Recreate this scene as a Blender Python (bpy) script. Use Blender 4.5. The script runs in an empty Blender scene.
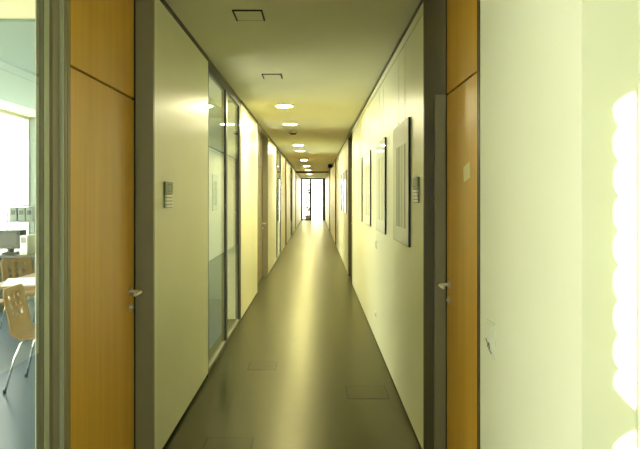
import bpy, bmesh, math, random
from mathutils import Vector, Matrix

random.seed(7)
S = bpy.context.scene
C = S.collection

def lin(r, g, b):
    f = lambda c: c / 12.92 if c <= .04045 else ((c + .055) / 1.055) ** 2.4
    return (f(r / 255), f(g / 255), f(b / 255), 1)

# ------------------------------------------------------------------ camera
cam = bpy.data.cameras.new('camera')
cam.sensor_width = 36.0
cam.lens = 36.0 * 637 / 640
cam.shift_x = 4.7 / 640
cam.shift_y = -28.0 / 640
cam.clip_start = .02
cam.clip_end = 300
co = bpy.data.objects.new('camera', cam)
C.objects.link(co)
co.location = (0, 0, 1.58)
co.rotation_euler = (math.radians(90), 0, 0)
S.camera = co

# ------------------------------------------------------------------ sky, sun, exposure
SKY = 3.9
SUN = 7.0
LAMP = 230.0
W = bpy.data.worlds.new('sky')
S.world = W
W.use_nodes = True
bg = W.node_tree.nodes['Background']
bg.inputs[0].default_value = (1.0, .955, .82, 1)
bg.inputs[1].default_value = SKY

SUN_DX, SUN_DZ = .10, -.16
sl = bpy.data.lights.new('sun', 'SUN')
sl.energy = SUN
sl.angle = math.radians(.12)
sl.color = (1, .98, .90)
so = bpy.data.objects.new('sun', sl)
C.objects.link(so)
so.location = (-3, -12, 9)
so.rotation_euler = Vector((SUN_DX, 1, SUN_DZ)).to_track_quat('-Z', 'Y').to_euler()

def portal(loc, rot, sx, sy):
    l = bpy.data.lights.new('window_daylight', 'AREA')
    l.shape = 'RECTANGLE'
    l.size, l.size_y = sx, sy
    l.cycles.is_portal = True
    o = bpy.data.objects.new('window_daylight', l)
    C.objects.link(o)
    o.location, o.rotation_euler = loc, rot
    return o
R90 = math.radians(90)
portal((-4.55, 3.9, 1.5), (0, -R90, 0), 2.6, 11.6)
portal((-4.55, 26, 1.5), (0, -R90, 0), 2.6, 32)
portal((-.14, 42.2, 1.3), (-R90, 0, 0), 1.5, 2.5)

S.view_settings.view_transform = 'Standard'
S.view_settings.look = 'None'
S.view_settings.gamma = 1
S.view_settings.use_curve_mapping = False
S.view_settings.exposure = 1.15
S.cycles.diffuse_bounces = 6
S.cycles.glossy_bounces = 5
S.cycles.transparent_max_bounces = 24
S.cycles.max_bounces = 14
S.cycles.sample_clamp_indirect = 6

# ------------------------------------------------------------------ materials
def mat(name, col, rough=.5, spec=.5, metal=0, noise=0, nscale=8, stretch=(1, 1, 1), coat=0, rvar=0):
    m = bpy.data.materials.new(name)
    m.use_nodes = True
    nt = m.node_tree
    p = nt.nodes['Principled BSDF']
    p.inputs['Base Color'].default_value = col
    p.inputs['Roughness'].default_value = rough
    p.inputs['Specular IOR Level'].default_value = spec
    p.inputs['Metallic'].default_value = metal
    p.inputs['Coat Weight'].default_value = coat
    p.inputs['Coat Roughness'].default_value = .04
    if noise or rvar:
        tc = nt.nodes.new('ShaderNodeTexCoord')
        mp = nt.nodes.new('ShaderNodeMapping')
        mp.inputs['Scale'].default_value = stretch
        n = nt.nodes.new('ShaderNodeTexNoise')
        n.inputs['Scale'].default_value = nscale
        n.inputs['Detail'].default_value = 5
        nt.links.new(tc.outputs['Object'], mp.inputs[0])
        nt.links.new(mp.outputs[0], n.inputs['Vector'])
        if noise:
            r = nt.nodes.new('ShaderNodeValToRGB')
            r.color_ramp.elements[0].position = .3
            r.color_ramp.elements[1].position = .7
            r.color_ramp.elements[0].color = tuple(c * (1 - noise) for c in col[:3]) + (1,)
            r.color_ramp.elements[1].color = tuple(min(1, c * (1 + noise)) for c in col[:3]) + (1,)
            nt.links.new(n.outputs['Fac'], r.inputs[0])
            nt.links.new(r.outputs[0], p.inputs['Base Color'])
        if rvar:
            mr = nt.nodes.new('ShaderNodeMapRange')
            mr.inputs['From Min'].default_value = .3
            mr.inputs['From Max'].default_value = .7
            mr.inputs['To Min'].default_value = rough - rvar
            mr.inputs['To Max'].default_value = rough + rvar
            nt.links.new(n.outputs['Fac'], mr.inputs['Value'])
            nt.links.new(mr.outputs[0], p.inputs['Roughness'])
    return m

def glass_mat(name, tint, ior=1.45):
    m = bpy.data.materials.new(name)
    m.use_nodes = True
    nt = m.node_tree
    nt.nodes.clear()
    out = nt.nodes.new('ShaderNodeOutputMaterial')
    tr = nt.nodes.new('ShaderNodeBsdfTransparent')
    tr.inputs[0].default_value = tint
    gl = nt.nodes.new('ShaderNodeBsdfGlossy')
    gl.inputs['Roughness'].default_value = .015
    gl.inputs[0].default_value = (.95, 1, .97, 1)
    fr = nt.nodes.new('ShaderNodeFresnel')
    fr.inputs[0].default_value = ior
    ge = nt.nodes.new('ShaderNodeNewGeometry')
    inv = nt.nodes.new('ShaderNodeMath')
    inv.operation = 'SUBTRACT'
    inv.inputs[0].default_value = 1
    nt.links.new(ge.outputs['Backfacing'], inv.inputs[1])
    mu = nt.nodes.new('ShaderNodeMath')
    mu.operation = 'MULTIPLY'
    nt.links.new(fr.outputs[0], mu.inputs[0])
    nt.links.new(inv.outputs[0], mu.inputs[1])
    mx = nt.nodes.new('ShaderNodeMixShader')
    nt.links.new(mu.outputs[0], mx.inputs[0])
    nt.links.new(tr.outputs[0], mx.inputs[1])
    nt.links.new(gl.outputs[0], mx.inputs[2])
    nt.links.new(mx.outputs[0], out.inputs[0])
    return m

def emit_mat(name, col, strength):
    m = bpy.data.materials.new(name)
    m.use_nodes = True
    nt = m.node_tree
    nt.nodes.clear()
    out = nt.nodes.new('ShaderNodeOutputMaterial')
    e = nt.nodes.new('ShaderNodeEmission')
    e.inputs[0].default_value = col
    e.inputs[1].default_value = strength
    nt.links.new(e.outputs[0], out.inputs[0])
    return m

def wood_mat(name, dark, light, axis='z', rough=.4):
    m = bpy.data.materials.new(name)
    m.use_nodes = True
    nt = m.node_tree
    p = nt.nodes['Principled BSDF']
    p.inputs['Roughness'].default_value = rough
    tc = nt.nodes.new('ShaderNodeTexCoord')
    mp = nt.nodes.new('ShaderNodeMapping')
    mp.inputs['Scale'].default_value = {'z': (9, 9, .35), 'y': (9, .35, 9), 'x': (.35, 9, 9)}[axis]
    n = nt.nodes.new('ShaderNodeTexNoise')
    n.inputs['Scale'].default_value = 2.2
    n.inputs['Detail'].default_value = 7
    n.inputs['Roughness'].default_value = .6
    r = nt.nodes.new('ShaderNodeValToRGB')
    r.color_ramp.elements[0].position = .25
    r.color_ramp.elements[1].position = .75
    r.color_ramp.elements[0].color = dark
    r.color_ramp.elements[1].color = light
    nt.links.new(tc.outputs['Object'], mp.inputs[0])
    nt.links.new(mp.outputs[0], n.inputs['Vector'])
    nt.links.new(n.outputs['Fac'], r.inputs[0])
    nt.links.new(r.outputs[0], p.inputs['Base Color'])
    return m

def blind_mat():
    m = bpy.data.materials.new('added_blind_fabric')
    m.use_nodes = True
    nt = m.node_tree
    nt.nodes.clear()
    out = nt.nodes.new('ShaderNodeOutputMaterial')
    d = nt.nodes.new('ShaderNodeBsdfDiffuse')
    d.inputs[0].default_value = (.6, .62, .58, 1)
    t = nt.nodes.new('ShaderNodeBsdfTranslucent')
    t.inputs[0].default_value = (.40, .48, .68, 1)
    mx = nt.nodes.new('ShaderNodeMixShader')
    mx.inputs[0].default_value = .5
    nt.links.new(d.outputs[0], mx.inputs[1])
    nt.links.new(t.outputs[0], mx.inputs[2])
    nt.links.new(mx.outputs[0], out.inputs[0])
    return m

M = dict(
    wall=mat('cream_wall_paint', lin(226, 224, 186), .34, .45, noise=.015, nscale=3),
    plaster=mat('cream_plaster', lin(238, 238, 212), .6, .3, noise=.012, nscale=3),
    room_wall=mat('grey_green_room_paint', lin(128, 142, 134), .7, .2),
    ceil=mat('ceiling_plaster', lin(220, 216, 182), .8, .2, noise=.015, nscale=2),
    ceil_grey_green=mat('grey_green_ceiling', lin(140, 158, 148), .85, .2),
    floor_room=mat('grey_blue_linoleum', lin(66, 84, 100), .3, .35),
    hatch_edge=mat('hatch_edge', lin(20, 20, 10), .6, .2),
    trim=mat('dark_trim', lin(62, 60, 44), .5, .4),
    black=mat('black_gasket', lin(26, 25, 18), .6, .3),
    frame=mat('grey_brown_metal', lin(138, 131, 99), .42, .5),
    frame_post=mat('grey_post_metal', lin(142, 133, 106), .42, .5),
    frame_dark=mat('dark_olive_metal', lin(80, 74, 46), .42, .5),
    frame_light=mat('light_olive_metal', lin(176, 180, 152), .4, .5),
    alu=mat('dark_window_metal', lin(44, 44, 32), .4, .4),
    sill=mat('pale_sill_metal', lin(118, 114, 80), .45, .5),
    door=wood_mat('orange_beech_veneer', lin(202, 149, 42), lin(221, 173, 60), 'z', .38),
    shell=wood_mat('beech_plywood', lin(124, 90, 40), lin(144, 108, 52), 'z', .45),
    table=wood_mat('table_beech', lin(104, 74, 34), lin(124, 92, 46), 'y', .45),
    seam=mat('brown_seam', lin(120, 82, 24), .6, .2),
    steel=mat('brushed_steel', (.85, .82, .72, 1), .3, .5, metal=1),
    chrome=mat('chrome_tube', (.7, .72, .7, 1), .15, .5, metal=1),
    white=mat('white_plastic', lin(236, 236, 216), .4, .5),
    paper=mat('white_paper', lin(245, 245, 240), .7, .2),
    cream_paper=mat('cream_paper', lin(238, 226, 178), .7, .2),
    signgrey=mat('sign_grey', lin(150, 152, 116), .45, .5),
    signdark=mat('sign_dark_grey', lin(112, 114, 84), .45, .5),
    ink=mat('dark_ink', lin(120, 122, 92), .6, .3),
    matboard=mat('picture_mat_board', lin(226, 228, 204), .5, .5, coat=.4),
    picedge=mat('picture_edge', lin(44, 40, 26), .35, .5),
    wire=mat('steel_wire', (.8, .8, .7, 1), .3, .5, metal=1),
    dark=mat('dark_plastic', lin(40, 46, 44), .45, .5),
    grey=mat('grey_plastic', lin(110, 122, 116), .5, .5),
    screen=mat('dark_screen', lin(24, 32, 32), .12, .5),
    glass=glass_mat('partition_glass', (.89, .94, .925, 1)),
    clear=glass_mat('window_glass', (.98, .98, .97, 1)),
    lamp=emit_mat('lamp_diffuser', (1, .91, .56, 1), LAMP),
    lampoff=mat('lamp_off_glass', lin(190, 184, 140), .4, .5),
    blind=blind_mat(),
    ground=mat('pale_paving', lin(200, 200, 180), .8, .2, noise=.08, nscale=2),
    leaf=mat('shrub_leaves', lin(26, 32, 16), .6, .3, noise=.25, nscale=9),
    bark=mat('shrub_stem', lin(90, 74, 50), .8, .2),
    pot=mat('clay_pot', lin(70, 66, 50), .7, .2),
)

def waxed(name, base, gloss_tint, rough):
    """waxed linoleum: matt body under a thin gloss tinted yellow for the colour of the light."""
    m = mat(name, base, .8, 0, noise=.08, nscale=9, stretch=(1, .5, 1))
    nt = m.node_tree
    p = nt.nodes['Principled BSDF']
    g = nt.nodes.new('ShaderNodeBsdfGlossy')
    g.inputs[0].default_value = gloss_tint
    n = nt.nodes.new('ShaderNodeTexNoise')
    n.inputs['Scale'].default_value = 2.2
    n.inputs['Detail'].default_value = 3
    tc = nt.nodes.new('ShaderNodeTexCoord')
    mp = nt.nodes.new('ShaderNodeMapping')
    mp.inputs['Scale'].default_value = (.5, 2, 1)
    mr = nt.nodes.new('ShaderNodeMapRange')
    mr.inputs['From Min'].default_value = .3
    mr.inputs['From Max'].default_value = .7
    mr.inputs['To Min'].default_value = rough - .012
    mr.inputs['To Max'].default_value = rough + .012
    nt.links.new(tc.outputs['Object'], mp.inputs[0])
    nt.links.new(mp.outputs[0], n.inputs['Vector'])
    nt.links.new(n.outputs['Fac'], mr.inputs['Value'])
    nt.links.new(mr.outputs[0], g.inputs['Roughness'])
    fr = nt.nodes.new('ShaderNodeFresnel')
    fr.inputs[0].default_value = 1.33
    mx = nt.nodes.new('ShaderNodeMixShader')
    nt.links.new(fr.outputs[0], mx.inputs[0])
    nt.links.new(p.outputs[0], mx.inputs[1])
    nt.links.new(g.outputs[0], mx.inputs[2])
    nt.links.new(mx.outputs[0], nt.nodes['Material Output'].inputs[0])
    return m
M['floor'] = waxed('dark_linoleum', lin(43, 43, 25), (.54, .53, .33, 1), .29)
M['hatch'] = waxed('linoleum_hatch_lid', lin(42, 42, 24), (.52, .51, .32, 1), .30)

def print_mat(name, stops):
    """print with glazing reflections painted in as upright bands, coated like glazing; stops = (position, grey level)."""
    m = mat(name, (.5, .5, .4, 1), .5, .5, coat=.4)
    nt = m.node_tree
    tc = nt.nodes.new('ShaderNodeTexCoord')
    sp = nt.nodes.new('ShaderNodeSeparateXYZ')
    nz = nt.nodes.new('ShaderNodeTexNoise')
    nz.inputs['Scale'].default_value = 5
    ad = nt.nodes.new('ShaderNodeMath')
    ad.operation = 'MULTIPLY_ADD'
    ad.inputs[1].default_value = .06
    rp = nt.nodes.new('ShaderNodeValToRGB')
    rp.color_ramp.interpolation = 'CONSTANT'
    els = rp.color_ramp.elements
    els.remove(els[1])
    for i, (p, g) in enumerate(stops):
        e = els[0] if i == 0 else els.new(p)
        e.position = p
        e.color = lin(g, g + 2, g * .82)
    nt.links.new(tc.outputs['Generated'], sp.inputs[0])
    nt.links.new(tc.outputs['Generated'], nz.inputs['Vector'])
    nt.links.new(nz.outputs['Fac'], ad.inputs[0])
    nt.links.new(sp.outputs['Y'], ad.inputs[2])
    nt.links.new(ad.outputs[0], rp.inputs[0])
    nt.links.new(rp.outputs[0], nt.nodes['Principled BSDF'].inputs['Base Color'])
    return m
M['printa'] = print_mat('print_glazing_reflections', ((0, 196), (.10, 110), (.16, 205), (.34, 150), (.38, 198), (.56, 96), (.62, 185), (.80, 120), (.84, 228)))
M['printb'] = print_mat('print_pale_reflections', ((0, 215), (.22, 150), (.27, 220), (.55, 120), (.60, 205), (.86, 226)))

# ------------------------------------------------------------------ mesh helpers
class MB:
    def __init__(s):
        s.bm = bmesh.new()
    def box(s, x0, x1, y0, y1, z0, z1, bev=0):
        r = bmesh.ops.create_cube(s.bm, size=1)
        vs = r['verts']
        for v in vs:
            v.co = Vector(((x0 + x1) / 2 + v.co.x * (x1 - x0), (y0 + y1) / 2 + v.co.y * (y1 - y0), (z0 + z1) / 2 + v.co.z * (z1 - z0)))
        if bev:
            es = list({e for v in vs for e in v.link_edges})
            bmesh.ops.bevel(s.bm, geom=es, offset=bev, segments=2, affect='EDGES', profile=.5)
        return s
    def cyl(s, p, q, r0, r1=None, seg=16):
        r1 = r0 if r1 is None else r1
        p, q = Vector(p), Vector(q)
        d = q - p
        mtx = Matrix.Translation((p + q) / 2) @ d.to_track_quat('Z', 'Y').to_matrix().to_4x4()
        bmesh.ops.create_cone(s.bm, cap_ends=True, segments=seg, radius1=r0, radius2=r1, depth=d.length, matrix=mtx)
        return s
    def tube(s, pts, r, seg=10):
        pts = [Vector(p) for p in pts]
        rings = []
        for i, p in enumerate(pts):
            d = (pts[min(i + 1, len(pts) - 1)] - pts[max(i - 1, 0)]).normalized()
            q = d.to_track_quat('Z', 'Y')
            rings.append([s.bm.verts.new(p + q @ Vector((math.cos(a) * r, math.sin(a) * r, 0)))
                          for a in (2 * math.pi * k / seg for k in range(seg))])
        for a, b in zip(rings, rings[1:]):
            # keep rings aligned
            off = min(range(seg), key=lambda o: (a[0].co - b[o].co).length)
            for k in range(seg):
                s.bm.faces.new((a[k], a[(k + 1) % seg], b[(k + 1 + off) % seg], b[(k + off) % seg]))
        s.bm.faces.new(rings[0][::-1])
        s.bm.faces.new(rings[-1])
        return s
    def ring(s, c, r_out, r_in, z0, z1, seg=32):
        vs = []
        for r, z in ((r_out, z0), (r_out, z1), (r_in, z1), (r_in, z0)):
            vs.append([s.bm.verts.new((c[0] + r * math.cos(2 * math.pi * k / seg), c[1] + r * math.sin(2 * math.pi * k / seg), z)) for k in range(seg)])
        for i in range(4):
            a, b = vs[i], vs[(i + 1) % 4]
            for k in range(seg):
                s.bm.faces.new((a[k], a[(k + 1) % seg], b[(k + 1) % seg], b[k]))
        return s
    def build(s, name, m, parent=None, smooth=False, loc=None):
        bmesh.ops.recalc_face_normals(s.bm, faces=s.bm.faces)
        me = bpy.data.meshes.new(name)
        if loc is not None:
            bmesh.ops.translate(s.bm, verts=s.bm.verts, vec=-Vector(loc))
        s.bm.to_mesh(me)
        s.bm.free()
        me.materials.append(M[m] if isinstance(m, str) else m)
        if smooth:
            for p in me.polygons:
                p.use_smooth = True
        o = bpy.data.objects.new(name, me)
        C.objects.link(o)
        if parent:
            o.parent = parent
            o.matrix_parent_inverse = Matrix.Identity(4)
        if loc is not None:
            o.location = loc
        return o

def B(*a, bev=0):
    return MB().box(*a, bev=bev)

def struct(o, label=None):
    o['kind'] = 'structure'
    if label:
        o['label'] = label
    return o

def thing(name, label, cat, loc=(0, 0, 0), rz=0, group=None):
    o = bpy.data.objects.new(name, None)
    o.empty_display_size = .1
    C.objects.link(o)
    o.location = loc
    o.rotation_euler = (0, 0, rz)
    o['label'] = label
    o['category'] = cat
    if group:
        o['group'] = group
    return o

def tag(o, label, cat, group=None):
    o['label'] = label
    o['category'] = cat
    if group:
        o['group'] = group
    return o

def dup(root, loc, rz, label, group=None):
    r = root.copy()
    C.objects.link(r)
    r.location = loc
    r.rotation_euler = (0, 0, rz)
    r['label'] = label
    if group:
        r['group'] = group
    for ch in list(root.children):
        c = ch.copy()
        C.objects.link(c)
        c.parent = r
        for g in list(ch.children):
            d = g.copy()
            C.objects.link(d)
            d.parent = c
    return r

# ------------------------------------------------------------------ the setting
L, LD = -.94, -1.04          # left wall face, left door face
R, RD = .66, .78             # right wall face, right door face
H = 2.80
END = 42.0
XW = -4.4                    # outer windows of the rooms on the left
BACK = -2.0
FX = .945                    # right wall of the near hall

struct(B(LD - .05, 1.3, BACK - .2, END + .1, -.2, 0).build('floor', 'floor'))
struct(B(XW - .15, LD - .05, BACK - .2, END + .1, -.2, 0).build('floor_room', 'floor_room'))
struct(B(XW - .15, 1.3, BACK - .2, END + .1, H, H + .2).build('ceiling', 'ceil'))

def left_panel(y0, y1):
    struct(B(LD - .10, L, y0, y1, .03, H - .035).build('wall_left', 'wall'))
    struct(B(LD - .10, L - .012, y0, y1, 0, .03).build('baseboard_left', 'black'))
    struct(B(LD - .10, L + .006, y0, y1, H - .035, H).build('trim_left', 'trim'))

def right_panel(y0, y1):
    struct(B(R, 1.1, y0, y1, .018, H - .10).build('wall_right', 'wall'))
    struct(B(R + .008, 1.1, y0, y1, 0, .018).build('baseboard_right', 'black'))
    struct(B(R + .012, 1.1, y0, y1, H - .10, H - .088).build('trim_right', 'trim'))
    struct(B(R, 1.1, y0, y1, H - .088, H - .028).build('wall_right', 'wall'))
    struct(B(R - .004, 1.1, y0, y1, H - .028, H).build('trim_right', 'trim'))

wn = [0]
def glazing(y0, y1, mull, label):
    wn[0] += 1
    w = struct(bpy.data.objects.new('window_%d' % wn[0], None), label)
    C.objects.link(w)
    w.location = (L, y0, 0)
    def P(mb, name, m):
        o = mb.build(name, m, w)
        o.data.transform(Matrix.Translation((-L, -y0, 0)))
        return o
    x0, x1 = L - .05, L
    f = MB()
    f.box(x0, x1, y0, y0 + .035, .0, H)
    f.box(x0, x1, y1 - .17, y1, .0, H)
    ys = [y0 + .035] + mull + [y1 - .17]
    for a, b in zip([y0 + .035] + [q + .10 for q in mull], mull + [y1 - .17]):
        f.box(x0, x1, a, b, H - .10, H)
        f.box(x0, x1 - .002, a, b, 0, .03)
    for q in mull:
        f.box(x0, x1, q, q + .10, 0, H)
    P(f, 'window_frame', 'alu')
    for a, b in zip([y0 + .035] + [q + .10 for q in mull], mull + [y1 - .17]):
        P(B(x0 + .01, x1, a + .002, b - .002, .032, .06), 'window_sill', 'sill')
        P(B(L - .022, L - .012, a + .002, b - .002, .062, H - .102), 'pane', 'glass')

dn = [0]
def lever(parent, side, y, z, plane, origin, drop=.09, fine=True):
    """lever handle and lock on a door face; side +1 = faces +x. The lever points to -y."""
    ox, oy, oz = origin
    n = side
    h = MB()
    h.cyl((plane, y, z), (plane + n * .009, y, z), .026, seg=24)
    h.tube([(plane + n * .008, y, z), (plane + n * .048, y, z), (plane + n * .058, y - .006, z), (plane + n * .062, y - .018, z), (plane + n * .062, y - .125, z)], .0095)
    o = h.build('door_handle', 'steel', parent, smooth=False)
    o.data.transform(Matrix.Translation((-ox, -oy, -oz)))
    if fine:
        k = MB()
        k.cyl((plane, y, z - drop), (plane + n * .008, y, z - drop), .025, seg=24)
        k.cyl((plane + n * .008, y, z - drop), (plane + n * .016, y, z - drop), .009, seg=16)
        o = k.build('lock', 'steel', parent)
        o.data.transform(Matrix.Translation((-ox, -oy, -oz)))

def doorset(side, y0, y1, label, seam=2.14, handle_z=1.05, leaf_w=None, sidelight=False, near=False, leafmat='door'):
    """recessed door between y0 and y1; side -1 = left of the corridor."""
    dn[0] += 1
    d = struct(bpy.data.objects.new('door_%d' % dn[0], None), label)
    C.objects.link(d)
    d.location = (0, y0, 0)
    plane, face = (LD, L) if side < 0 else (RD, R)
    s = side
    def P(mb, name, m):
        o = mb.build(name, m, d)
        o.data.transform(Matrix.Translation((0, -y0, 0)))
        return o
    def X(a, b):
        return (min(a, b), max(a, b))
    xf = X(face - s * .004, plane + s * .09)
    f = MB()
    f.box(*xf, y1 - .03, y1, 0, H)
    if not near:
        f.box(*xf, y0, y0 + .03, 0, H)
        f.box(*X(face, plane + s * .09), y0 + .03, y1 - .03, H - .06, H)
    else:
        f.box(*X(plane - s * .004, plane + s * .09), y0, y0 + .02, 0, H)
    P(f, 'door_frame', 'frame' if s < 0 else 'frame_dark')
    a = y0 + (.03 if not near else .02)
    b = y1 - .03
    top = H - (.06 if not near else .002)
    if s > 0:
        P(B(plane - .065, plane + .05, b - .035, b - .001, 0, seam + .005), 'door_rebate', 'frame')
        b -= .036
    gk = MB()
    gb = .03 if near else .012
    ge = -.001 if near else .012
    gk.box(*X(plane + s * ge, plane + s * .06), b - gb, b, 0, top)
    gw = .03 if near and s > 0 else .012
    gk.box(*X(plane + s * ge, plane + s * .06), a, a + gw, 0, top)
    P(gk, 'door_gasket', 'black')
    a += gw
    b -= gb
    if sidelight:
        m = b - leaf_w
        P(B(*X(plane + s * .02, plane + s * .03), a + .001, m - .03, .06, top), 'sidelight_pane', 'glass')
        P(B(*X(plane, plane + s * .06), m - .029, m - .001, 0, top), 'door_frame', 'frame')
        a = m
    xl = X(plane, plane + s * .05)
    leaf = P(B(*xl, a + .001, b - .001, .006, seam - .006), 'door_leaf', leafmat)
    P(B(*xl, a + .001, b - .001, seam + .006, top), 'transom_panel', leafmat)
    P(B(*X(plane + s * .014, plane + s * .05), a + .001, b - .001, seam - .0055, seam + .0055), 'door_gasket', 'seam')
    lever(leaf, -s, b - .07, handle_z, plane, (0, y0, 0))
    return d

# left side, from near to far
left_panel(3.71, 5.58)
glazing(5.58, 8.06, [6.72], 'two-pane glass partition in left corridor wall')
left_panel(8.06, 10.35)
doorset(-1, 10.35, 12.62, 'recessed door beyond second white panel on left', leaf_w=1.15, sidelight=True, leafmat='frame')
left_panel(12.62, 15.3)
glazing(15.3, 17.5, [15.75], 'second glass partition along left corridor wall')
left_panel(17.5, 19.8)
doorset(-1, 19.8, 20.85, 'recessed door far along left corridor wall')
left_panel(20.85, 24.0)
glazing(24.0, 26.2, [25.1], 'third glass partition far along left corridor wall')
left_panel(26.2, 29.7)
doorset(-1, 29.7, 30.9, 'farthest door on left corridor wall')
left_panel(30.9, END)
# right side
right_panel(3.87, 11.4)
doorset(1, 11.4, 12.7, 'recessed door beyond the four pictures on right')
right_panel(12.7, 20.0)
doorset(1, 20.0, 21.2, 'recessed door far along right corridor wall')
right_panel(21.2, 28.4)
doorset(1, 28.4, 29.6, 'farthest door on right corridor wall')
right_panel(29.6, END)

# the two near doors
doorset(-1, 2.67, 3.71, 'orange wooden door on left at corridor mouth', seam=2.136, handle_z=1.046, near=True)
doorset(1, 3.015, 3.87, 'orange wooden door on right at corridor mouth', seam=2.183, handle_z=1.068, near=True)

# near hall: glass front on the left
wn[0] += 1
w = struct(bpy.data.objects.new('window_%d' % wn[0], None), 'glass front of bright room left of the wooden door')
C.objects.link(w)
w.location = (LD, 2.67, 0)
def PW(mb, name, m):
    o = mb.build(name, m, w)
    o.data.transform(Matrix.Translation((-LD, -2.67, 0)))
    return o
PW(MB().box(LD - .06, LD - .004, 2.533, 2.60, 0, H).box(LD - .06, LD + .002, 2.641, 2.668, 0, H), 'window_post', 'frame_post')
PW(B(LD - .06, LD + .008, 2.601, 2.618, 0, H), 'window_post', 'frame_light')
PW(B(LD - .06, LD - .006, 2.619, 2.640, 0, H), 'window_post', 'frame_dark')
PW(B(LD - .06, LD - .028, 2.501, 2.532, 0, H), 'window_gasket', 'black')
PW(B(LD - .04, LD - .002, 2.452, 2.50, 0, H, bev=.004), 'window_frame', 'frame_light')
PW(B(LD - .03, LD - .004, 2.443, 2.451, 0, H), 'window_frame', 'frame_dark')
PW(B(LD - .022, LD - .012, .42, 2.442, .062, H - .062), 'pane', 'glass')
PW(B(LD - .022, LD - .012, BACK + .02, .34, .062, H - .062), 'pane', 'glass')
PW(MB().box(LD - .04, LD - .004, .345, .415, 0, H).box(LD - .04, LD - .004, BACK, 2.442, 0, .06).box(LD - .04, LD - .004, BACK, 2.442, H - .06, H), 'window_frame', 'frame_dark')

# near hall: right wall with its corner, back wall with an unseen window added for the sun
struct(B(RD, 1.25, 1.865, 3.013, 0, H).build('wall_right', 'plaster'))
struct(B(FX, 1.25, BACK, 1.865, 0, H).build('wall_right', 'plaster'))
bw = MB()
bw.box(-.98, -.92, BACK - .2, BACK, 0, H)
bw.box(-.92, .86, BACK - .2, BACK, 0, .06)
bw.box(-.92, .86, BACK - .2, BACK, 2.74, H)
bw.box(.86, 1.25, BACK - .2, BACK, 0, H)
bw.box(XW - .15, -.98, BACK - .2, BACK, 0, H)
bw.box(-9.5, XW - .15, BACK - .2, BACK, -.2, 11)  # this and the next box: unseen high wall added to block the sun
bw.box(XW - .15, -.98, BACK - .2, BACK, H + .2, 11)
struct(bw.build('wall_back_sun_block', 'plaster'))

# unseen blind added to shape the sun; its scalloped slot throws the patch
def slot(z):
    """left and right edges of the slot at height z on the blind (None when closed)."""
    dy = 1.865 - (BACK - .06)
    zt = z + SUN_DZ * dy                         # height where the beam lands
    py = 196.5 + (1.58 - zt) * 637 / 1.865
    per = 34.6
    if 92 <= py <= 410:
        k = ((py - 92) / per) % 1.0
        wob = abs(math.sin(math.pi * k)) ** .6
        xl = 621 - 7.5 * wob
        if py < 108:
            xl += (108 - py) ** 1.5 * .22
        if py > 384:
            xl = max(xl, 613.5 + ((py - 384) / 26.0) ** 1.3 * 22)
    elif py >= 431:
        xl = 636 - min(1, (py - 431) / 14.0) ** .6 * 22
        if py > 462:
            return None
    else:
        return None
    sh = -SUN_DX * dy
    fx = lambda px: (px - 315.3) * 1.865 / 637 + sh
    if xl >= 635:
        return None
    return fx(xl), fx(635.6)

bl = bmesh.new()
yb = BACK - .06
zs = [.06 + i * .0045 for i in range(int((2.74 - .06) / .0045) + 1)]
def quad(x0, x1, z0, z1):
    vs = [bl.verts.new(p) for p in ((x0, yb, z0), (x1, yb, z0), (x1, yb, z1), (x0, yb, z1))]
    bl.faces.new(vs)
run0 = None
for i in range(len(zs) - 1):
    z0, z1 = zs[i], zs[i + 1]
    s = slot((z0 + z1) / 2)
    if s is None:
        if run0 is None:
            run0 = z0
        continue
    if run0 is not None:
        quad(-.92, .86, run0, z0)
        run0 = None
    quad(-.92, s[0], z0, z1)
    quad(s[1], .86, z0, z1)
if run0 is not None:
    quad(-.92, .86, run0, zs[-1])
r = bmesh.ops.extrude_face_region(bl, geom=list(bl.faces))
bmesh.ops.translate(bl, verts=[v for v in r['geom'] if isinstance(v, bmesh.types.BMVert)], vec=(0, .0015, 0))
mb = MB(); mb.bm.free(); mb.bm = bl
blind = mb.build('window_blind', 'blind')  # unseen, added to shape the sun patch
tag(blind, 'unseen fabric blind behind the viewer, added to shape the sun patch', 'blind')

# rooms on the left: outer windows, cross walls, end wall
struct(B(XW, LD - .1, 9.8, 9.95, 0, H).build('wall_room', 'room_wall'))
struct(B(XW, LD - .1, 18.6, 18.75, 0, H).build('wall_room', 'room_wall'))
struct(B(-2.6, -2.5, 18.751, END - .001, 0, H).build('wall_room', 'room_wall'))  # inner wall added to block daylight from the far windows
struct(B(XW - .15, LD - .1, END, END + .1, 0, H).build('wall_room', 'room_wall'))
def outer_window(y0, y1, n, label):
    wn[0] += 1
    w = struct(bpy.data.objects.new('window_%d' % wn[0], None), label)
    C.objects.link(w)
    w.location = (XW, y0, 0)
    def P(mb, name, m):
        o = mb.build(name, m, w)
        o.data.transform(Matrix.Translation((-XW, -y0, 0)))
    f = MB()
    f.box(XW - .1, XW, y0, y1, 0, .12)
    f.box(XW - .1, XW, y0, y1, H - .05, H)
    step = (y1 - y0) / n
    for i in range(n + 1):
        q = y0 + i * step
        f.box(XW - .1, XW, max(y0, q - .025), min(y1, q + .025), .12, H - .05)
    P(f, 'window_frame', 'white')
    for i in range(n):
        P(B(XW - .055, XW - .045, y0 + i * step + .027, y0 + (i + 1) * step - .027, .122, H - .052), 'pane', 'clear')
outer_window(BACK, 9.8, 5, 'bright outer window wall of the room on the left')
outer_window(9.95, END, 12, 'outer window wall of the rooms farther along')
struct(B(-3.9, -1.30, 4.37, 9.75, H - .02, H).build('ceiling', 'ceil_grey_green'))  # darker grey-green field of the room ceiling

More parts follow.
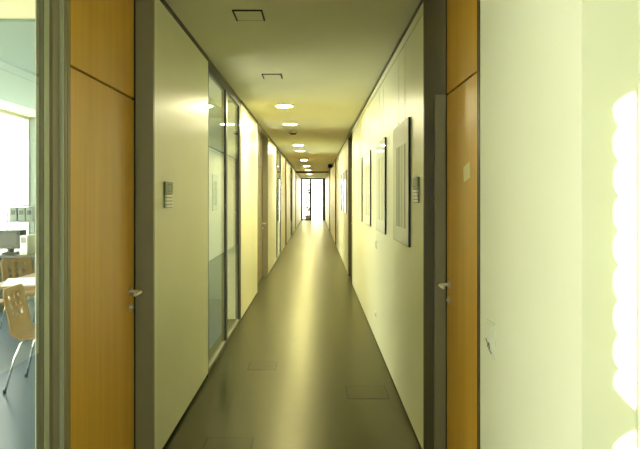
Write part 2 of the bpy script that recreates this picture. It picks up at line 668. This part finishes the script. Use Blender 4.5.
# portal frame and end wall with the glass door
pf = MB()
struct(B(L, R, 30.92, 31.1, H - .07, H).build('trim_portal', 'trim'))
dn[0] += 1
d = struct(bpy.data.objects.new('door_%d' % dn[0], None), 'bright glass door at the far end of the corridor')
C.objects.link(d)
d.location = (0, END, 0)
def PD(mb, name, m):
    o = mb.build(name, m, d)
    o.data.transform(Matrix.Translation((0, -END, 0)))
    return o
y0, y1 = END + .001, END + .1
zt = 2.70
PD(MB().box(L, -.84, y0, y1, 0, H).box(-.38, -.25, y0, y1, 0, zt).box(.48, R, y0, y1, 0, H).box(-.84, .48, y0, y1, zt, H)
   .box(-.84, -.38, y0, y1, 0, .09), 'door_frame', 'alu')
PD(B(-.839, -.381, y0 + .04, y0 + .05, .092, zt - .002), 'sidelight_pane', 'clear')
lf = PD(B(-.248, .478, y0 + .04, y0 + .055, .01, zt - .004), 'door_leaf', 'clear')
hb = MB().tube([(-.20, y0 + .04, 1.06), (-.20, y0 - .03, 1.06), (-.08, y0 - .03, 1.06)], .02)
o = hb.build('door_handle', 'steel', lf)
o.data.transform(Matrix.Translation((0, -END, 0)))
struct(B(R, 1.3, END, END + .1, 0, H).build('wall_end', 'plaster'))
struct(B(-30, 30, END + .15, END + 60, -.25, -.05).build('ground', 'ground'))

# ------------------------------------------------------------------ ceiling fittings
# lit round lamps
lampx = -.405
def ceiling_lamp(label, y, x):
    t = thing('ceiling_lamp', label, 'lamp', (x, y, H), 0, 'lit round ceiling lamps')
    MB().ring((0, 0), .135, .112, -.012, 0).build('lamp_ring', 'white', t)
    MB().cyl((0, 0, -.007), (0, 0, 0), .111, seg=32).build('lamp_diffuser', 'lamp', t)
    return t
lamp0 = None
for y, x, lab in ((8.55, -.413, 'lit round ceiling lamp nearest the viewer'),
                  (10.7, -.425, 'second lit round ceiling lamp along the corridor'),
                  (15.05, -.40, 'third lit ceiling lamp, just beyond the smoke detector'),
                  (16.95, -.40, 'fourth lit ceiling lamp along the corridor'),
                  (21.2, -.375, 'fifth lit ceiling lamp along the corridor'),
                  (25.5, -.34, 'sixth lit ceiling lamp along the corridor'),
                  (29.4, -.34, 'seventh lit ceiling lamp, just before the dark overhead beam'),
                  (35.0, -.34, 'farthest lit ceiling lamp, in front of the glass door')):
    if lamp0 is None:
        lamp0 = ceiling_lamp(lab, y, x)
    else:
        dup(lamp0, (x, y, H), 0, lab)

def square_fitting(label, y, x, far_dark):
    t = thing('square_ceiling_fitting', label, 'ceiling fitting', (x, y, H), 0, 'unlit square ceiling fittings')
    B(-.088, .088, -.107, .107, -.006, -.0005).build('cover_plate', 'ceil', t)
    MB().box(-.099, -.0885, -.122, .122, -.008, 0).box(.0885, .099, -.122, .122, -.008, 0).box(-.088, .088, -.122, -.108, -.008, 0).build('edge_gap', 'black', t)
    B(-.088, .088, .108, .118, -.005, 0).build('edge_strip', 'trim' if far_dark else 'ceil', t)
    return t
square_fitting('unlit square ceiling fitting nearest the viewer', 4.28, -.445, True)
square_fitting('unlit square ceiling fitting just before the first lit lamp', 6.45, -.435, False)

t = thing('smoke_detector', 'small round smoke detector on ceiling beyond second lit lamp', 'smoke detector', (-.42, 12.0, H))
MB().cyl((0, 0, -.03), (0, 0, 0), .08, .085, seg=24).build('detector_base', 'lampoff', t)
MB().cyl((0, 0, -.055), (0, 0, -.03), .05, .062, seg=24).build('detector_head', 'trim', t)

t = thing('emergency_light', 'small dark box high on right wall under the ceiling far down', 'emergency light', (R, 23.6, 2.70))
B(-.05, 0, -.02, .02, -.03, .03).build('bracket', 'dark', t)
B(-.18, -.05, -.06, .06, -.06, .07, bev=.01).build('housing', 'dark', t)

# ------------------------------------------------------------------ floor hatches
def floor_hatch(label, x0, x1, y0, y1, e=.008):
    cx, cy = (x0 + x1) / 2, (y0 + y1) / 2
    t = thing('floor_hatch', label, 'floor hatch', (cx, cy, 0), 0, 'floor hatches')
    a, b = (x1 - x0) / 2, (y1 - y0) / 2
    B(-a + e, a - e, -b + e, b - e, 0, .0015).build('hatch_lid', 'hatch', t)
    MB().box(-a, -a + e, -b, b, 0, .001).box(a - e, a, -b, b, 0, .001).box(-a + e, a - e, -b, -b + e, 0, .001).box(-a + e, a - e, b - e, b, 0, .001).build('hatch_edge', 'hatch_edge', t)
floor_hatch('flush floor hatch nearest the viewer, at bottom left of the corridor', -.71, -.40, 3.86, 4.17)
floor_hatch('flush floor hatch on the left beside the glass partition', -.62, -.36, 5.80, 6.10, .006)
floor_hatch('flush floor hatch at the foot of the right wall', .25, .58, 4.97, 5.32, .007)

# ------------------------------------------------------------------ pictures on the right wall
def picture(label, y0, zc, pm, wires=True):
    w, h = .86, .90
    t = thing('framed_picture', label, 'picture', (R, y0, zc - h / 2), 0, 'pictures on the right wall')
    B(-.016, -.004, 0, w, 0, h).build('picture_frame', 'picedge', t)
    B(-.0185, -.0162, .005, w - .005, .005, h - .005).build('mat_board', 'matboard', t)
    B(-.0195, -.0187, .10, w - .10, .12, h - .17).build('print', pm, t)  # bands stand for glazing reflections in the picture glass
    for yy in (.26, .60):
        B(-.003, 0, yy - .01, yy + .01, h - .02, h + .03).build('hanger', 'wire', t)
        MB().cyl((-.006, yy, h), (-.004, yy, 2.698 - (zc - h / 2)), .0018, seg=6).build('hanging_wire', 'wire', t)
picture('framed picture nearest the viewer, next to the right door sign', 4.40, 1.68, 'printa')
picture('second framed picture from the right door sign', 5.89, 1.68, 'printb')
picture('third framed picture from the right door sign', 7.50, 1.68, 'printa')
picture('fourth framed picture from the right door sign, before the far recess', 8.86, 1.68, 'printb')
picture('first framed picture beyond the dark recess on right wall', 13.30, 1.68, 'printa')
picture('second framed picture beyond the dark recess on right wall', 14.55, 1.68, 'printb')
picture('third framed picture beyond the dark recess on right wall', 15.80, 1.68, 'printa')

# ------------------------------------------------------------------ room signs
def room_sign(label, face, n, y, z):
    t = thing('room_sign', label, 'sign', (face, y, z), 0)
    g = lambda a, b: (min(n * a, n * b), max(n * a, n * b))
    w = .205
    B(*g(0, .008), 0, w, 0, .165).build('back_plate', 'signdark', t)
    up = B(*g(.0085, .014), .006, w - .004, .092, .163).build('number_plate', 'signgrey', t)
    e = MB()
    x = g(.0142, .0152)
    e.box(*x, .055, .062, .103, .152).box(*x, .148, .155, .103, .152).box(*x, .062, .148, .145, .152).box(*x, .062, .148, .103, .110)
    e.build('plate_outline', 'signdark', up)
    for k in range(4):
        B(*g(.0085, .017), .006, w - .004, .004 + k * .021, .020 + k * .021).build('name_strip', 'white', t)
room_sign('grey and white room sign on left wall beside the wooden door', L, 1, 3.945, 1.508)
room_sign('grey and white room sign on right wall beside the pictures', R, -1, 4.03, 1.54)

# note on the right door
nt_ = B(-.002, -.0002, -.07, .07, -.04, .04).build('paper_note', 'cream_paper')
nt_.location = (RD, 3.275, 1.705)
nt_.rotation_euler = (math.radians(-9), 0, 0)
tag(nt_, 'small pale paper note stuck on the right wooden door', 'note')

# switches and sockets
t = thing('light_switch', 'white double switch plate on near right wall beside the wooden door', 'switch', (RD, 2.81, .878))
B(-.010, 0, -.062, .062, 0, .15, bev=.003).build('switch_plate', 'white', t)
B(-.016, -.0102, -.05, .05, .082, .142, bev=.002).build('rocker', 'white', t)
k = B(-.013, -.0102, -.05, .05, .010, .074, bev=.002).build('lower_plate', 'white', t)
mk = MB()
mk.tube([(-.0135, .05, .064), (-.0135, .018, .046), (-.0135, .004, .030), (-.0135, -.04, .018)], .0028, 6)
mk.tube([(-.0135, .03, .034), (-.0135, .012, .052), (-.0135, -.012, .040)], .0026, 6)
mk.tube([(-.0135, .004, .058), (-.0135, -.014, .034)], .0022, 6)
mk.build('scribble', 'ink', k)

def wall_box(name, label, cat, y, z):
    t = thing(name, label, cat, (R, y, z))
    B(-.009, 0, -.04, .04, -.04, .04, bev=.002).build('cover_plate', 'white', t)
    return t
t = wall_box('light_switch', 'small white switch on right wall below the pictures', 'switch', 6.9, 1.06)
B(-.014, -.0092, -.028, .028, -.028, .028, bev=.001).build('rocker', 'white', t)
t = wall_box('wall_socket', 'small white socket low on right wall below the switch', 'socket', 6.9, .30)
MB().cyl((-.0105, 0, 0), (-.0092, 0, 0), .022, seg=20).build('socket_insert', 'grey', t)

# ------------------------------------------------------------------ room on the left: chairs, table, desk
def shell_mesh(w=.45):
    """plywood seat-and-back shell facing +x, with small square holes in the back."""
    prof = [(.225, .425), (.20, .445), (.15, .452), (.05, .444), (-.05, .436), (-.12, .438), (-.165, .455), (-.192, .49),
            (-.205, .53), (-.213, .57), (-.221, .61), (-.229, .65), (-.237, .69), (-.245, .73), (-.252, .77), (-.258, .81), (-.264, .85), (-.268, .88)]
    prof = [(x, z if z < .456 else .455 + (z - .455) * .88) for x, z in prof]
    n = 18
    bm = bmesh.new()
    g = []
    for i, (x, z) in enumerate(prof):
        row = []
        t = i / (len(prof) - 1)
        ww = w * (1 if i < 5 else (.93 - .0 * t) if i > 9 else .95)
        if i == 0: ww *= .88
        if i == len(prof) - 1: ww *= .84
        if i == len(prof) - 2: ww *= .96
        for k in range(n + 1):
            u = k / n * 2 - 1
            bend = .012 * u * u if i > 7 else 0
            row.append(bm.verts.new((x + bend, u * ww / 2, z)))
        g.append(row)
    for i in range(len(prof) - 1):
        for k in range(n):
            if i in (10, 12, 14) and k in (4, 5, 8, 9, 12, 13):
                continue
            bm.faces.new((g[i][k], g[i][k + 1], g[i + 1][k + 1], g[i + 1][k]))
    bmesh.ops.recalc_face_normals(bm, faces=bm.faces)
    mb = MB(); mb.bm.free(); mb.bm = bm
    return mb

def make_chair(label, loc, rz):
    t = thing('plywood_chair', label, 'chair', loc, rz, 'plywood chairs in the left room')
    o = shell_mesh().build('chair_shell', 'shell', t, smooth=True)
    md = o.modifiers.new('thick', 'SOLIDIFY')
    md.thickness = .011
    md.offset = 1
    r = .0095
    for sy in (-1, 1):
        MB().tube([(.14, sy * .13, .425), (.17, sy * .18, .40), (.20, sy * .205, .30), (.235, sy * .225, .012)], r).build('leg', 'chrome', t, smooth=True)
        MB().tube([(-.09, sy * .13, .412), (-.13, sy * .18, .385), (-.17, sy * .20, .28), (-.235, sy * .225, .012)], r).build('leg', 'chrome', t, smooth=True)
        for x in (.236, -.237):
            MB().cyl((x, sy * .2255, 0), (x, sy * .2255, .03), .013, seg=12).build('foot', 'dark', t)
    MB().tube([(-.09, -.13, .414), (.14, -.13, .425)], r).tube([(-.09, .13, .414), (.14, .13, .425)], r).tube([(.03, -.13, .418), (.03, .13, .418)], r).build('seat_frame', 'chrome', t)
    return t
ch = make_chair('plywood chair nearest the glass front, facing the corridor', (-2.27, 5.35, 0), math.radians(4))
dup(ch, (-3.45, 7.7, 0), math.radians(-30), 'plywood chair behind the table, close to the glass frame')
dup(ch, (-3.56, 6.85, 0), math.radians(-8), 'plywood chair behind the table, at left edge of view')

t = thing('meeting_table', 'wooden table behind the nearest plywood chair', 'table', (-2.85, 6.75, 0))
B(-.27, .27, -.75, .75, .705, .73, bev=.003).build('tabletop', 'table', t)
for sx in (-1, 1):
    for sy in (-1, 1):
        MB().cyl((sx * .22, sy * .68, 0), (sx * .22, sy * .68, .704), .018, seg=12).build('leg', 'chrome', t)
pp = B(-.21, .21, -.3, .3, 0, .004).build('paper_sheet', 'paper')
pp.location = (-2.87, 6.36, .7305)
pp.rotation_euler = (0, 0, math.radians(20))
tag(pp, 'large white paper sheet lying on the wooden table', 'paper')

t = thing('desk', 'dark desk by the bright window at the room\'s far end', 'desk', (-3.9, 8.95, 0))
B(-.48, .48, -.42, .42, .75, .785, bev=.003).build('desktop', 'dark', t)
for sx in (-1, 1):
    B(sx * .45 - .02, sx * .45 + .02, -.38, .38, 0, .749).build('side_panel', 'grey', t)
B(-.43, .43, .34, .36, .3, .749).build('back_panel', 'grey', t)
t = thing('monitor', 'dark boxy monitor standing on the desk by the window', 'monitor', (-4.21, 8.80, .7855))
B(-.09, .09, -.07, .07, 0, .03, bev=.006).build('monitor_base', 'dark', t)
MB().cyl((0, 0, .03), (0, 0, .075), .04, seg=16).build('monitor_neck', 'dark', t)
B(-.17, .17, -.10, .12, .075, .33, bev=.012).build('monitor_case', 'dark', t)
B(-.13, .13, -.104, -.1005, .11, .295).build('screen', 'screen', t)
t = thing('shelf_rack', 'grey wire-legged shelf rack standing over the desk monitor', 'shelf', (-4.17, 9.12, .7855))
for sx in (-1, 1):
    for sy in (-1, 1):
        MB().cyl((sx * .19, sy * .1, 0), (sx * .19, sy * .1, .68), .008, seg=8).build('rack_post', 'grey', t)
for z in (.43, .66):
    B(-.2, .2, -.11, .11, z, z + .018).build('shelf_board', 'grey', t)
fl = None
for k, lab in enumerate(('dark file box at the left end of the shelf rack', 'dark file box in the middle of the shelf rack', 'dark file box at the right end of the shelf rack')):
    fx = -4.17 + (-.115, 0, .115)[k]
    if fl is None:
        fl = thing('file_box', lab, 'file box', (fx, 9.12, 1.234), 0, 'file boxes on the shelf rack')
        B(-.05, .05, -.09, .09, 0, .19, bev=.004).build('box_body', 'grey', fl)
        B(-.03, .03, -.0925, -.0905, .09, .15).build('box_label', 'dark', fl)
    else:
        dup(fl, (fx, 9.12, 1.234), 0, lab)
t = thing('computer_case', 'pale upright computer case on the desk beside the monitor', 'computer', (-3.985, 8.85, .7855))
B(-.05, .05, -.15, .15, 0, .26, bev=.005).build('case_body', 'white', t)
B(-.035, .035, -.153, -.1505, .16, .24).build('drive_panel', 'grey', t)
t = thing('desk_pot', 'small dark pot on the right end of the desk', 'pot', (-3.80, 8.80, .7855))
MB().ring((0, 0), .05, .044, 0, .15, 24).cyl((0, 0, 0), (0, 0, .006), .044, seg=24).build('pot_body', 'dark', t)

# ------------------------------------------------------------------ outside the end door
t = thing('potted_shrub', 'leafy shrub outside the left pane of the end door', 'shrub', (-.50, END + 1.6, -.05))
MB().cyl((0, 0, 0), (0, 0, .35), .17, .22, seg=20).build('pot', 'pot', t)
MB().cyl((0, 0, .35), (.02, 0, 2.0), .025, .015, seg=8).build('stem', 'bark', t)
fb = MB()
for k in range(520):
    a, u = random.random() * 6.283, random.random()
    rr = .30 * math.sqrt(random.random())
    z = .4 + u * 2.1
    rr *= math.sin(min(1, (u + .12)) * 2.9) ** .5 if u < .95 else .3
    p = Vector((rr * math.cos(a), rr * math.sin(a), z))
    q = Matrix.Rotation(random.random() * 6.28, 3, 'Z') @ Matrix.Rotation(random.random() * 1.4 - .7, 3, 'X')
    pts = [p + q @ Vector(v) for v in ((-.09, 0, 0), (0, -.04, .01), (.09, 0, 0), (0, .04, .01))]
    fb.bm.faces.new([fb.bm.verts.new(v) for v in pts])
fb.build('foliage', 'leaf', t)
